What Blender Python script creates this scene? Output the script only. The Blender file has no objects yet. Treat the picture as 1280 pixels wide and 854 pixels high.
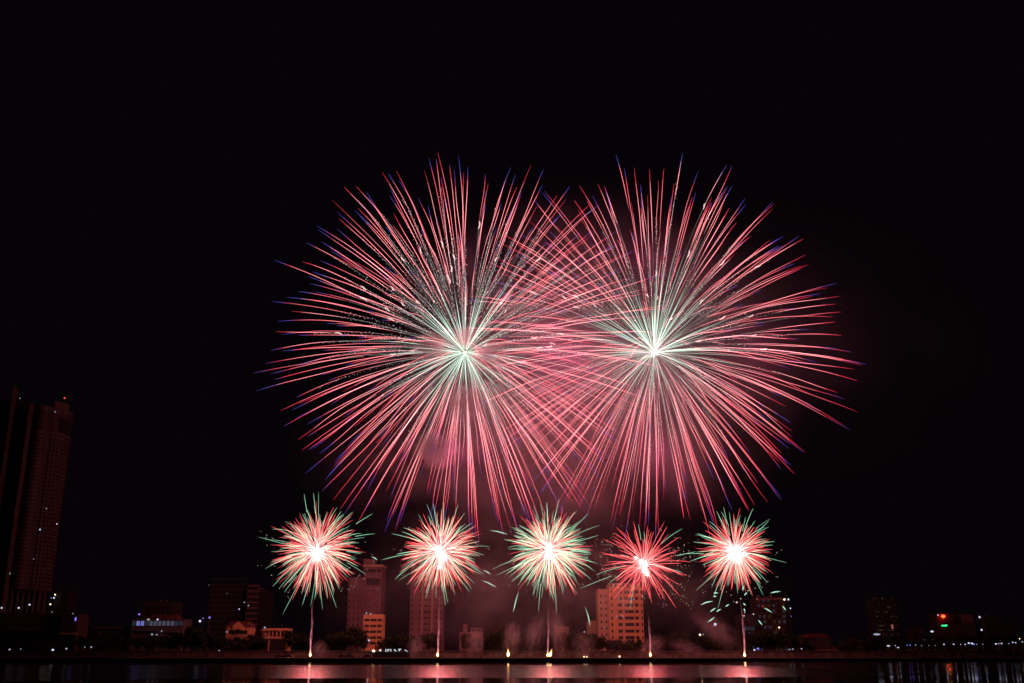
import bpy, math, random
from mathutils import Vector
import numpy as np

S = bpy.context.scene
R = math.radians

# ------------------------------------------------------------------ camera, sky, exposure
CAM_H, F, PITCH = 4.0, 1280.0, math.atan(389.0 / 1280.0)
cd = bpy.data.cameras.new('camera')
cd.sensor_width = 36.0
cd.lens = 36.0
cd.clip_start, cd.clip_end = 0.5, 8000
cam = bpy.data.objects.new('camera', cd)
cam.location = (0, 0, CAM_H)
cam.rotation_euler = (math.pi / 2 + PITCH, 0, 0)
S.collection.objects.link(cam)
S.camera = cam

W = bpy.data.worlds.new('World')
S.world = W
W.use_nodes = True
bg = W.node_tree.nodes['Background']
bg.inputs['Color'].default_value = (0.62, 0.34, 0.62, 1)
bg.inputs['Strength'].default_value = 0.0027

S.view_settings.view_transform = 'Standard'
S.view_settings.look = 'None'
S.view_settings.exposure = 0
S.view_settings.gamma = 1
cy = S.cycles
cy.max_bounces = 6
cy.diffuse_bounces = 1
cy.glossy_bounces = 2
cy.transmission_bounces = 2
cy.volume_bounces = 0
cy.transparent_max_bounces = 96
cy.sample_clamp_indirect = 4.0
cy.sample_clamp_direct = 0.0
cy.volume_max_steps = 96
cy.use_denoising = True

BIG_POWER = 0.95e4          # one of the lamps inside a large burst
SMALL_POWER = 3.9e4        # the lamp in a small burst

# ------------------------------------------------------------------ helpers
COL = S.collection


def at(x, y, Y):
    """pixel of the 1280x854 photograph -> the point at world depth Y"""
    u, v = (x - 640.0) / F, -(y - 427.0) / F
    c, s = math.cos(PITCH), math.sin(PITCH)
    dy, dz = c - v * s, s + v * c
    t = Y / dy
    return Vector((t * u, Y, CAM_H + t * dz))


class MB:
    def __init__(self):
        self.v, self.f, self.m, self.c = [], [], [], []

    def add(self, vs, fs, mi=0, cs=None):
        o = len(self.v)
        self.v.extend(tuple(p) for p in vs)
        self.f.extend(tuple(i + o for i in f) for f in fs)
        self.m.extend([mi] * len(fs))
        if cs is not None:
            self.c.extend(cs)

    def box(self, x0, x1, y0, y1, z0, z1, mi=0):
        vs = [(x, y, z) for z in (z0, z1) for y in (y0, y1) for x in (x0, x1)]
        self.add(vs, [(0, 2, 3, 1), (4, 5, 7, 6), (0, 1, 5, 4), (2, 6, 7, 3), (0, 4, 6, 2), (1, 3, 7, 5)], mi)
        return self

    def prism(self, poly, z0, z1, mi=0):
        n = len(poly)
        vs = [(x, y, z0) for x, y in poly] + [(x, y, z1) for x, y in poly]
        fs = [tuple(reversed(range(n))), tuple(range(n, 2 * n))]
        fs += [(i, (i + 1) % n, n + (i + 1) % n, n + i) for i in range(n)]
        self.add(vs, fs, mi)
        return self

    def yprism(self, poly, y0, y1, mi=0):
        """polygon in x,z pushed along y"""
        n = len(poly)
        vs = [(x, y0, z) for x, z in poly] + [(x, y1, z) for x, z in poly]
        fs = [tuple(range(n)), tuple(reversed(range(n, 2 * n)))]
        fs += [(i, n + i, n + (i + 1) % n, (i + 1) % n) for i in range(n)]
        self.add(vs, fs, mi)
        return self

    def tube(self, pts, rad, cols=None, n=4, mi=0):
        pts = [Vector(p) for p in pts]
        vs, cs, fs = [], [], []
        for i, p in enumerate(pts):
            t = (pts[min(i + 1, len(pts) - 1)] - pts[max(i - 1, 0)])
            t = t.normalized() if t.length > 1e-9 else Vector((0, 0, 1))
            a = t.cross(Vector((0.03, 1, 0.02)))
            a = a.normalized() if a.length > 1e-3 else t.cross(Vector((1, 0, 0))).normalized()
            b = t.cross(a)
            r = rad[i] if hasattr(rad, '__len__') else rad
            for k in range(n):
                w = 2 * math.pi * k / n
                vs.append(p + a * (r * math.cos(w)) + b * (r * math.sin(w)))
                if cols is not None:
                    cs.append(cols[i])
        for i in range(len(pts) - 1):
            for k in range(n):
                fs.append((i * n + k, i * n + (k + 1) % n, (i + 1) * n + (k + 1) % n, (i + 1) * n + k))
        fs.append(tuple(reversed(range(n))))
        L = (len(pts) - 1) * n
        fs.append(tuple(L + k for k in range(n)))
        self.add(vs, fs, mi, cs if cols is not None else None)
        return self

    def octa(self, p, r, col=None, mi=0, sz=1.0):
        p = Vector(p)
        vs = [p + Vector(d) * r for d in ((1, 0, 0), (0, 1, 0), (-1, 0, 0), (0, -1, 0), (0, 0, sz), (0, 0, -sz))]
        fs = [(0, 1, 4), (1, 2, 4), (2, 3, 4), (3, 0, 4), (1, 0, 5), (2, 1, 5), (3, 2, 5), (0, 3, 5)]
        self.add(vs, fs, mi, [col] * 6 if col is not None else None)
        return self

    def ball(self, p, r, mi=0, nu=10, nv=6, sx=1, sy=1, sz=1, col=None):
        vs, fs = [], []
        vs.append((p[0], p[1], p[2] + r * sz))
        for j in range(1, nv):
            a = math.pi * j / nv
            for i in range(nu):
                b = 2 * math.pi * i / nu
                vs.append((p[0] + r * sx * math.sin(a) * math.cos(b), p[1] + r * sy * math.sin(a) * math.sin(b), p[2] + r * sz * math.cos(a)))
        vs.append((p[0], p[1], p[2] - r * sz))
        for i in range(nu):
            fs.append((0, 1 + i, 1 + (i + 1) % nu))
            q = 1 + (nv - 2) * nu
            fs.append((len(vs) - 1, q + (i + 1) % nu, q + i))
            for j in range(nv - 2):
                o = 1 + j * nu
                fs.append((o + i, o + nu + i, o + nu + (i + 1) % nu, o + (i + 1) % nu))
        self.add(vs, fs, mi, [col] * len(vs) if col is not None else None)
        return self

    def mesh(self, name, mats):
        me = bpy.data.meshes.new(name)
        me.from_pydata(self.v, [], self.f)
        for m in (mats if isinstance(mats, (list, tuple)) else [mats]):
            me.materials.append(m)
        if any(self.m):
            me.polygons.foreach_set('material_index', self.m)
        if self.c:
            ca = me.color_attributes.new('glow', 'FLOAT_COLOR', 'POINT')
            ca.data.foreach_set('color', np.array([(c[0], c[1], c[2], 1.0) for c in self.c], dtype=np.float32).ravel())
        me.update()
        return me

    def build(self, name, mats, parent=None, loc=None):
        o = bpy.data.objects.new(name, self.mesh(name, mats))
        COL.objects.link(o)
        if parent is not None:
            o.parent = parent
        if loc is not None:
            o.location = loc
        return o


def tag(o, label=None, cat=None, group=None, kind=None):
    if label:
        o['label'] = label
    if cat:
        o['category'] = cat
    if group:
        o['group'] = group
    if kind:
        o['kind'] = kind
    return o


def empty(name, loc, label=None, cat=None, group=None, rz=0.0):
    o = bpy.data.objects.new(name, None)
    COL.objects.link(o)
    o.location = loc
    o.rotation_euler = (0, 0, rz)
    o.empty_display_size = 1
    return tag(o, label, cat, group)


def copy_tree(o, parent=None):
    c = o.copy()
    COL.objects.link(c)
    if parent is not None:
        c.parent = parent
    for ch in list(o.children):
        copy_tree(ch, c)
    return c


# ------------------------------------------------------------------ materials
def mat(name, col, rough=0.8, noise=0.25, scale=0.6, spec=0.3, metal=0.0):
    m = bpy.data.materials.new(name)
    m.use_nodes = True
    nt = m.node_tree
    b = nt.nodes['Principled BSDF']
    b.inputs['Roughness'].default_value = rough
    b.inputs['Metallic'].default_value = metal
    b.inputs['Specular IOR Level'].default_value = spec
    tc = nt.nodes.new('ShaderNodeTexCoord')
    n = nt.nodes.new('ShaderNodeTexNoise')
    n.inputs['Scale'].default_value = scale
    n.inputs['Detail'].default_value = 5
    nt.links.new(tc.outputs['Object'], n.inputs['Vector'])
    r = nt.nodes.new('ShaderNodeValToRGB')
    r.color_ramp.elements[0].position = 0.3
    r.color_ramp.elements[1].position = 0.7
    r.color_ramp.elements[0].color = tuple(c * (1 - noise) for c in col) + (1,)
    r.color_ramp.elements[1].color = tuple(min(1, c * (1 + noise)) for c in col) + (1,)
    nt.links.new(n.outputs['Fac'], r.inputs['Fac'])
    nt.links.new(r.outputs['Color'], b.inputs['Base Color'])
    return m


def glow(name, col, strength, sample='NONE'):
    m = bpy.data.materials.new(name)
    m.use_nodes = True
    nt = m.node_tree
    nt.nodes.clear()
    o = nt.nodes.new('ShaderNodeOutputMaterial')
    e = nt.nodes.new('ShaderNodeEmission')
    e.inputs['Color'].default_value = (*col, 1)
    e.inputs['Strength'].default_value = strength
    nt.links.new(e.outputs[0], o.inputs['Surface'])
    m.cycles.emission_sampling = sample
    return m


def spark_mat(name):
    """burning stars: light adds up where trails cross, as it does over a long burn"""
    m = bpy.data.materials.new(name)
    m.use_nodes = True
    nt = m.node_tree
    nt.nodes.clear()
    o = nt.nodes.new('ShaderNodeOutputMaterial')
    e = nt.nodes.new('ShaderNodeEmission')
    a = nt.nodes.new('ShaderNodeAttribute')
    a.attribute_name = 'glow'
    t = nt.nodes.new('ShaderNodeBsdfTransparent')
    ad = nt.nodes.new('ShaderNodeAddShader')
    nt.links.new(a.outputs['Color'], e.inputs['Color'])
    e.inputs['Strength'].default_value = 0.5
    nt.links.new(e.outputs[0], ad.inputs[0])
    nt.links.new(t.outputs[0], ad.inputs[1])
    nt.links.new(ad.outputs[0], o.inputs['Surface'])
    m.cycles.emission_sampling = 'NONE'
    return m


def smoke_mat(name, density, scale=2.2, lo=0.42, hi=0.72, seed=0.0, col=(0.75, 0.72, 0.72), soft=0.9, stretch=(1, 1, 1), detail=4.0):
    m = bpy.data.materials.new(name)
    m.use_nodes = True
    nt = m.node_tree
    nt.nodes.clear()
    o = nt.nodes.new('ShaderNodeOutputMaterial')
    sc = nt.nodes.new('ShaderNodeVolumeScatter')
    sc.inputs['Color'].default_value = (*col, 1)
    sc.inputs['Anisotropy'].default_value = 0.1
    tc = nt.nodes.new('ShaderNodeTexCoord')
    ln = nt.nodes.new('ShaderNodeVectorMath')
    ln.operation = 'LENGTH'
    nt.links.new(tc.outputs['Object'], ln.inputs[0])
    fall = nt.nodes.new('ShaderNodeMapRange')
    fall.interpolation_type = 'SMOOTHSTEP'
    fall.inputs['From Min'].default_value = 1.0
    fall.inputs['From Max'].default_value = 1.0 - soft
    nt.links.new(ln.outputs['Value'], fall.inputs['Value'])
    mp = nt.nodes.new('ShaderNodeMapping')
    mp.inputs['Location'].default_value = (seed * 3.7, seed * 1.9, seed * 5.3)
    mp.inputs['Scale'].default_value = stretch
    nt.links.new(tc.outputs['Object'], mp.inputs['Vector'])
    n = nt.nodes.new('ShaderNodeTexNoise')
    n.inputs['Scale'].default_value = scale
    n.inputs['Detail'].default_value = detail
    n.inputs['Roughness'].default_value = 0.55
    n.inputs['Distortion'].default_value = 0.4
    nt.links.new(mp.outputs[0], n.inputs['Vector'])
    nr = nt.nodes.new('ShaderNodeMapRange')
    nr.interpolation_type = 'SMOOTHSTEP'
    nr.inputs['From Min'].default_value = lo
    nr.inputs['From Max'].default_value = hi
    nt.links.new(n.outputs['Fac'], nr.inputs['Value'])
    mu = nt.nodes.new('ShaderNodeMath')
    mu.operation = 'MULTIPLY'
    nt.links.new(fall.outputs[0], mu.inputs[0])
    nt.links.new(nr.outputs[0], mu.inputs[1])
    m2 = nt.nodes.new('ShaderNodeMath')
    m2.operation = 'MULTIPLY'
    m2.inputs[1].default_value = density
    nt.links.new(mu.outputs[0], m2.inputs[0])
    nt.links.new(m2.outputs[0], sc.inputs['Density'])
    nt.links.new(sc.outputs[0], o.inputs['Volume'])
    return m


def water_mat():
    m = bpy.data.materials.new('river_water')
    m.use_nodes = True
    nt = m.node_tree
    b = nt.nodes['Principled BSDF']
    b.inputs['Base Color'].default_value = (0.006, 0.007, 0.009, 1)
    b.inputs['IOR'].default_value = 1.33
    g = nt.nodes.new('ShaderNodeNewGeometry')
    sx = nt.nodes.new('ShaderNodeSeparateXYZ')
    nt.links.new(g.outputs['Position'], sx.inputs[0])

    def math_(op, a, bb):
        n = nt.nodes.new('ShaderNodeMath')
        n.operation = op
        for i, q in enumerate((a, bb)):
            if isinstance(q, (int, float)):
                n.inputs[i].default_value = q
            else:
                nt.links.new(q, n.inputs[i])
        return n.outputs[0]

    def step(v, lo, hi):
        n = nt.nodes.new('ShaderNodeMapRange')
        n.interpolation_type = 'SMOOTHSTEP'
        n.inputs['From Min'].default_value = lo
        n.inputs['From Max'].default_value = hi
        nt.links.new(v, n.inputs['Value'])
        return n.outputs[0]
    # long flat bands of wind-ruffled and of slick water
    mp = nt.nodes.new('ShaderNodeMapping')
    mp.inputs['Scale'].default_value = (0.006, 0.05, 1)
    nt.links.new(g.outputs['Position'], mp.inputs['Vector'])
    n1 = nt.nodes.new('ShaderNodeTexNoise')
    n1.inputs['Scale'].default_value = 1.0
    n1.inputs['Detail'].default_value = 3
    nt.links.new(mp.outputs[0], n1.inputs['Vector'])
    wob = math_('MULTIPLY', math_('SUBTRACT', n1.outputs['Fac'], 0.5), 60.0)
    y = math_('ADD', sx.outputs['Y'], wob)
    # near edge of the ruffled band: nearer on the left, farther on the right
    edge = math_('ADD', math_('MULTIPLY', sx.outputs['X'], 0.32), 176.0)
    rel = math_('SUBTRACT', y, edge)
    near = step(rel, -5.0, 5.0)
    far = math_('SUBTRACT', 1.0, step(sx.outputs['Y'], 345.0, 385.0))
    band = math_('MULTIPLY', near, far)
    right = step(sx.outputs['X'], 60.0, 110.0)     # breeze on the open water to the right
    band = math_('MULTIPLY', band, math_('SUBTRACT', 1.0, right))
    rr = math_('MAXIMUM', math_('MULTIPLY', band, 0.175), math_('MULTIPLY', right, 0.115))
    ro = math_('ADD', math_('MAXIMUM', rr, 0.045), math_('MULTIPLY', math_('SUBTRACT', n1.outputs['Fac'], 0.5), 0.04))
    nt.links.new(ro, b.inputs['Roughness'])
    return m


M = {}
M['water'] = water_mat()
M['ground'] = mat('ground_earth', (0.06, 0.055, 0.05), 0.9, 0.3, 0.05)
M['paving'] = mat('promenade_paving', (0.14, 0.125, 0.11), 0.85, 0.25, 0.3)
M['quay'] = mat('quay_stone', (0.07, 0.065, 0.06), 0.9, 0.4, 0.4)
M['wallstone'] = mat('wall_render', (0.17, 0.14, 0.12), 0.9, 0.55, 0.35)
M['coping'] = mat('coping_stone', (0.2, 0.17, 0.15), 0.9, 0.2, 0.5)
M['beige'] = mat('beige_render', (0.5, 0.36, 0.22), 0.85, 0.12, 0.12)
M['ochre'] = mat('ochre_render', (0.66, 0.37, 0.17), 0.85, 0.12, 0.2)
M['pink'] = mat('pink_render', (0.20, 0.12, 0.125), 0.85, 0.12, 0.12)
M['grey'] = mat('grey_concrete', (0.05, 0.045, 0.042), 0.85, 0.2, 0.15)
M['dark'] = mat('dark_cladding', (0.03, 0.028, 0.03), 0.6, 0.3, 0.2)
M['hotel'] = mat('hotel_cladding', (0.06, 0.042, 0.036), 0.7, 0.15, 0.1)
M['hotelband'] = mat('hotel_balcony_concrete', (0.115, 0.08, 0.066), 0.8, 0.15, 0.2)
M['brown'] = mat('dimmed_ochre_render', (0.06, 0.036, 0.028), 0.85, 0.15, 0.2)  # darkened ochre for the side buildings: fainter firework light put into the colour
M['white'] = mat('white_plaster', (0.13, 0.125, 0.12), 0.8, 0.12, 0.2)
M['rooftile'] = mat('red_roof_tile', (0.13, 0.045, 0.03), 0.8, 0.3, 1.2)
M['roof'] = mat('flat_roof', (0.12, 0.11, 0.10), 0.9, 0.3, 0.3)
M['glass'] = mat('dark_window_glass', (0.018, 0.018, 0.022), 0.25, 0.3, 0.5, 0.35)
M['shade'] = mat('dark_opening', (0.02, 0.018, 0.018), 0.9, 0.3, 0.5)
M['metal'] = mat('grey_metal', (0.18, 0.18, 0.18), 0.5, 0.2, 2.0, 0.4, 0.6)
M['trunk'] = mat('bark', (0.07, 0.05, 0.035), 0.95, 0.4, 3.0)
M['leaf'] = mat('dark_leaves', (0.022, 0.04, 0.014), 0.8, 0.5, 0.8, 0.05)
M['leaf2'] = mat('olive_leaves', (0.035, 0.045, 0.018), 0.8, 0.5, 0.8, 0.05)
M['paint'] = mat('dark_car_paint', (0.03, 0.03, 0.035), 0.3, 0.1, 1.0, 0.5)
M['paintred'] = mat('maroon_car_paint', (0.12, 0.03, 0.03), 0.3, 0.1, 1.0, 0.5)
M['tyre'] = mat('tyre_rubber', (0.02, 0.02, 0.02), 0.9, 0.2, 2.0)
M['spark'] = spark_mat('burning_star')
M['heart'] = spark_mat('white_hot_heart')
M['heart'].cycles.emission_sampling = 'FRONT'
M['bulb'] = glow('cool_lamp', (0.72, 0.74, 1.0), 1.0, 'FRONT')
M['bulbdim'] = glow('dim_cool_lamp', (0.75, 0.78, 1.0), .45)
M['bulbwarm'] = glow('warm_lamp', (1.0, 0.72, 0.38), 4.0)
M['bulbblue'] = glow('blue_lamp', (0.25, 0.22, 1.0), 1.1, 'FRONT')
M['bulbviolet'] = glow('violet_lamp', (0.35, 0.18, 1.0), 1.5, 'FRONT')
M['litwin'] = glow('lit_window_white', (0.85, 0.88, 1.0), 1.3)
M['litwarm'] = glow('lit_window_warm', (1.0, 0.5, 0.22), 0.06)
M['litwarm2'] = glow('lit_window_amber', (1.0, 0.5, 0.22), 0.022)
M['litblue'] = glow('lit_facade_blue', (0.32, 0.36, 1.0), 0.42)
M['litgrey'] = glow('lit_facade_grey', (0.62, 0.66, 1.0), 0.085)
M['litdim'] = glow('lit_window_faint', (0.62, 0.66, 1.0), 0.03)
M['litred'] = glow('lit_window_red', (1.0, 0.3, 0.2), 0.3)
M['beacon'] = glow('red_beacon', (1.0, 0.06, 0.03), 1.2)
M['signred'] = glow('red_sign_face', (1.0, 0.018, 0.003), 24.0, 'FRONT')
M['signgreen'] = glow('green_sign_face', (0.05, 1.0, 0.35), 1.4)
M['signwhite'] = glow('white_sign_light', (0.8, 0.92, 1.0), .65)
M['tail'] = glow('tail_lamp', (1.0, 0.25, 0.05), 2.0)

# ------------------------------------------------------------------ the setting
GZ = 1.6
SH = 512.0
tag(MB().box(-2500, 2500, -60, SH, -0.5, 0.0).build('river', M['water']), kind='structure')
tag(MB().box(-2500, 2500, SH + 1.2, 6000, -1.0, GZ - 0.1).build('ground', M['ground']), kind='structure')
q = MB()
q.box(-900, 900, SH, SH + 1.2, -1.0, GZ - 0.25)
for i in range(-70, 71):
    q.box(i * 8.0 - 0.35, i * 8.0 + 0.35, SH - 0.3, SH + 0.002, -0.4, GZ - 0.253)
tag(q.build('quay', M['quay']), kind='structure')
tag(MB().box(-900, 900, SH - 0.15, SH + 22, GZ - 0.24, GZ).build('promenade', M['paving']), kind='structure')

# the long embankment wall behind the promenade
WY = 536.0
ew = empty('embankment_wall', (0, WY, GZ), 'long low rendered wall running behind the riverside promenade', 'wall')
w = MB()
w.box(-420, 420, 0, 0.4, 0, 3.1)
for i in range(-52, 53):
    w.box(i * 8.0 - 0.25, i * 8.0 + 0.25, -0.12, -0.002, 0, 3.1)
w.build('wall_face', M['wallstone'], ew)
MB().box(-420, 420, -0.25, 0.6, 3.103, 3.35).build('coping', M['coping'], ew)


# ------------------------------------------------------------------ buildings
def px_box(x0, x1, ytop, Y, yb=815.0):
    """world x0, x1 and height above the ground of a block seen at those pixels"""
    a, b = at(x0, yb, Y).x, at(x1, yb, Y).x
    return a, b, at((x0 + x1) / 2, ytop, Y).z - GZ


WCACHE = {}


def window_mesh(w, h, glass, frame):
    k = (round(w, 2), round(h, 2), glass, frame)
    if k not in WCACHE:
        m = MB()
        m.box(-w / 2, w / 2, -0.06, 0.0, -h / 2, h / 2, 0)
        t = 0.16
        m.box(-w / 2 - t, w / 2 + t, -0.34, 0.002, -h / 2 - t - 0.05, -h / 2, 1)
        m.box(-w / 2 - t, w / 2 + t, -0.22, 0.002, h / 2, h / 2 + t, 1)
        m.box(-w / 2 - t, -w / 2, -0.18, 0.002, -h / 2, h / 2, 1)
        m.box(w / 2, w / 2 + t, -0.18, 0.002, -h / 2, h / 2, 1)
        WCACHE[k] = m.mesh('window', [M[glass], M[frame]])
    return WCACHE[k]


def windows(parent, spots, frame='beige', name='window'):
    """spots: (x, y, z, w, h, glass). Each window its own part; past 100 the rest is one part"""
    for s in spots[:100]:
        o = bpy.data.objects.new(name, window_mesh(s[3], s[4], s[5], frame))
        COL.objects.link(o)
        o.parent = parent
        o.location = s[:3]
        if s[5].startswith('lit'):
            o['label'] = 'lit window'
    if len(spots) > 100:
        m = MB()
        keys = sorted({s[5] for s in spots[100:]})
        for s in spots[100:]:
            m.box(s[0] - s[3] / 2, s[0] + s[3] / 2, s[1] - 0.06, s[1], s[2] - s[4] / 2, s[2] + s[4] / 2, keys.index(s[5]))
            m.box(s[0] - s[3] / 2 - .16, s[0] + s[3] / 2 + .16, s[1] - 0.3, s[1], s[2] - s[4] / 2 - .2, s[2] - s[4] / 2 - .003, len(keys))
        o = m.build(name, [M[k] for k in keys] + [M[frame]], parent)
        o['kind'] = 'stuff'


def lamp_on(parent, p, r, key='bulb', name='lamp'):
    """a small lit lamp fixed to a building: a bulb on a bracket"""
    m = MB()
    m.ball((0, 0, 0), r, 0, 8, 6)
    m.box(-0.06, 0.06, 0, r + 0.5, -0.06, 0.06, 1)
    return m.build(name, [M[key], M['metal']], parent, p)


def block(name, x0, x1, ytop, Y, depth, m, label, cat='building', parapet=0.8, roofkit=True, rnd=None, yb=815.0):
    a, b, h = px_box(x0, x1, ytop, Y, yb)
    e = empty(name, ((a + b) / 2, Y, GZ), label, cat)
    wd = (b - a) / 2
    body = MB().box(-wd, wd, 0, depth, -0.3, h - parapet)
    # parapet ring
    t = 0.35
    body.box(-wd, wd, 0, t, h - parapet + .002, h)
    body.box(-wd, wd, depth - t, depth, h - parapet + .002, h)
    body.box(-wd, -wd + t, t + .002, depth - t - .002, h - parapet + .002, h)
    body.box(wd - t, wd, t + .002, depth - t - .002, h - parapet + .002, h)
    body.build('wall', M[m], e)
    rf = MB().box(-wd + t + .01, wd - t - .01, t + .01, depth - t - .01, h - parapet + 0.01, h - parapet + 0.12).build('roof', M['roof'], e)
    if roofkit:
        g = rnd or random.Random(int(x0 * 7))
        for _ in range(2):
            cx = g.uniform(-wd * .6, wd * .5)
            MB().tube([(cx, depth * .6, h - parapet + .12), (cx, depth * .6, h + 1.4)], 0.9, n=8).build('water_tank', M['metal'], rf)
    return e, wd, h


rng = random.Random(4)

# --- the curved hotel tower at the far left
Y1 = 600.0
a0 = at(-24, 815, Y1).x
a1 = at(2, 815, Y1).x
a2 = at(22, 815, Y1).x
a3 = at(54, 815, Y1).x
HRZ = R(24)
ht = empty('hotel_tower', (a1, Y1, GZ), 'very tall dark hotel tower with rounded balcony bay and twin fins at the far left', 'hotel', rz=HRZ)
ztop = at(88, 512, Y1).z - GZ
zbot = at(60, 737, Y1).z - GZ
fin1 = at(19, 489, Y1 + 6).z - GZ
fin2 = at(40, 505, Y1 - 3).z - GZ
L2, L3 = (a2 - a1) * .91, (a3 - a1) * .91


CUR = 19.0


def face(t):
    return L2 + 0.6 + (L3 - L2 - 0.6) * math.sin(t * math.pi / 2), 0.8 + CUR * (1 - math.cos(t * math.pi / 2))


def plan(off):
    pts = [(-2, 36)]
    # rounded bay
    for i in range(9):
        t = i / 8
        pts.append((-off + 0.4 + (L2 + 0.5) * t, 1.0 - (3.6 + off) * math.sin(math.pi * min(1, t * 0.92 + 0.08)) ** 0.7))
    # gently curving main face with a rounded corner
    for i in range(9):
        t = i / 8
        x, yy = face(t)
        pts.append((x + off * t, yy - off * (1 - t * .7)))
    pts.append((L3 + off, 36))
    return list(reversed(pts))


MB().prism(list(reversed(plan(0.0))), zbot, ztop).build('wall', M['hotel'], ht)
nb = 39
fh = (ztop - 15 - zbot) / nb
bp = list(reversed(plan(0.55)))
band_me = MB().prism(bp, -0.45, 0.55).mesh('balcony_band', [M['hotelband']])
for i in range(nb):
    o = bpy.data.objects.new('balcony_band', band_me)
    COL.objects.link(o)
    o.parent = ht
    o.location = (0, 0, zbot + fh * (i + 0.5))
# mullions on the main face
mu = MB()
for i in range(1, 9):
    t = i / 9
    x, yy = face(t)
    mu.box(x - .2, x + .2, yy - .8, yy + .3, zbot, ztop - 16)
mu.build('mullion_grid', M['hotel'], ht)
MB().prism(list(reversed(plan(0.9))), ztop - 14.2, ztop - 13.0).build('cornice', M['hotelband'], ht)
MB().prism(list(reversed(plan(0.3))), ztop + .003, ztop + 2.4).build('parapet', M['hotelband'], ht)
# dark sign recess by the top right
pf = [face(.28 + .5 * i / 6) for i in range(7)]
MB().prism([(x_ + .12, y_ - .3) for x_, y_ in pf] + [(x_ - .6, y_ + 1.2) for x_, y_ in reversed(pf)], ztop - 12, ztop - 3.5).build('dark_panel', M['shade'], ht)
st_ = [face(.08 + .5 * i / 6) for i in range(7)]
MB().prism([(x_ - .1, y_ + .2) for x_, y_ in st_] + [(x_ - .1, y_ + 9) for x_, y_ in reversed(st_)], ztop + 2.403, ztop + 6.5).build('roof_step', M['hotelband'], ht)
MB().box(-13.5, -11.0, 2, 12, -0.3, fin1).build('fin', M['hotelband'], ht)
MB().box(-3.2, -0.9, -4.5, 10, -0.3, fin2).build('fin', M['hotelband'], ht)
MB().box(-34, -3.3, 9, 26, -0.3, fin1 - 7).build('rear_wing', M['hotel'], ht)
wing = MB()
for i in range(40):
    wing.box(-34, -3.31, 8.2, 8.99, 5 + i * 3.4, 5.7 + i * 3.4)
wing.build('rear_wing_band', M['hotelband'], ht)
for i in range(7):
    xx = 1.5 + i * (L3 - 4) / 6
    MB().box(xx - .6, xx + .6, 2.5, 4.0, -0.3, zbot - .003).build('column', M['hotelband'], ht)
MB().box(1, L3 - 2, 8, 24, -0.3, zbot - .005).build('lobby_core', M['dark'], ht)
for (x, y, r, k) in ((25, 498, .33, 'bulbdim'), (69, 515, .36, 'bulbdim'), (58, 636, .3, 'bulbdim'), (50, 662, .42, 'bulb'), (71, 655, .42, 'bulb'),
                     (42, 699, .25, 'bulbdim'), (12.5, 717, .36, 'bulbdim'), (2, 760, .45, 'bulb'), (23.5, 760, .5, 'bulb'), (37, 756, .5, 'bulb')):
    YY = Y1 + 4 - (x - 2) * .0
    for _ in range(8):
        p = at(x, y, YY)
        dx_, dy_ = p.x - a1, p.y - Y1
        lx, ly = dx_ * math.cos(HRZ) + dy_ * math.sin(HRZ), -dx_ * math.sin(HRZ) + dy_ * math.cos(HRZ)
        tt = math.asin(max(0, min(1, (lx - L2 - .6) / (L3 - L2 - .6)))) / (math.pi / 2)
        YY += ((-4.8 if lx < L2 else face(tt)[1] - 1.2) - ly) * .8
    lamp_on(ht, (lx, ly, p.z - GZ), r, k)
p = at(75, 500, Y1 + 12)
p.x = a1 + L3 * .72
MB().tube([(p.x - a1, 3, ztop), (p.x - a1, 3, p.z - GZ)], .12, n=6).ball((p.x - a1, 3, p.z - GZ + .4), .55, 1).build('beacon', [M['metal'], M['beacon']], ht)

# --- podium and annex in front of the tower
pe, wd, h = block('podium_building', -14, 72, 767, 575, 18, 'hotel', 'wide low dark podium in front of the tall hotel tower', parapet=1.2, roofkit=False)
MB().box(-wd - .2, wd + .2, -0.5, -0.003, h - 8.6, h - 7.6).build('cornice', M['hotelband'], pe)
MB().box(-wd + 2, wd - 1, -0.2, -0.003, 0.2, h - 9).build('glazing', M['glass'], pe)
pb, wd, h = block('corner_pavilion', 72.3, 93, 767.5, 572, 14, 'brown', 'orange brown pavilion with small blue lamp beside the podium of the hotel tower', roofkit=False)
MB().box(-wd - .3, wd + .3, -0.5, -0.003, h - 10.6, h - 9.8).build('cornice', M['beige'], pb)
MB().box(-wd + .8, wd - .8, -0.2, -0.003, 0.2, h - 11.5).build('glazing', M['glass'], pb)
p = at(94.5, 774, 571)
o = lamp_on(pb, (p.x - pb.location.x, -1, p.z - GZ), .55, 'bulbblue')
o.scale = (0.7, 1, 2)
p = at(91, 767, 571)
lamp_on(pb, (p.x - pb.location.x, -1, p.z - GZ), .3, 'bulbdim')
an, wd, h = block('annex_building', 60, 77, 737, 625, 14, 'dark', 'narrow dark annex with three small lamps between hotel tower and pavilion', roofkit=False)
for (x, y, r, k) in ((69, 743.5, .34, 'bulbwarm'), (67.5, 747.5, .5, 'bulb'), (64, 747.5, .3, 'bulbdim'), (63, 755.5, .38, 'bulbwarm'), (65, 765, .3, 'bulbdim')):
    p = at(x, y, 623)
    lamp_on(an, (p.x - an.location.x, -2, p.z - GZ), r, k)

# --- concrete block behind the lit hall
cb, wd, h = block('concrete_block', 173, 212, 752, 650, 18, 'grey', 'plain dark concrete block rising behind the blue lit hall')
sp = [(-wd + 3.5 + i * (2 * wd - 7) / 4, 0, h - 4 - j * 3.6, 1.8, 1.7, 'glass') for j in range(5) for i in range(5)]
windows(cb, sp, 'grey')

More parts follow.
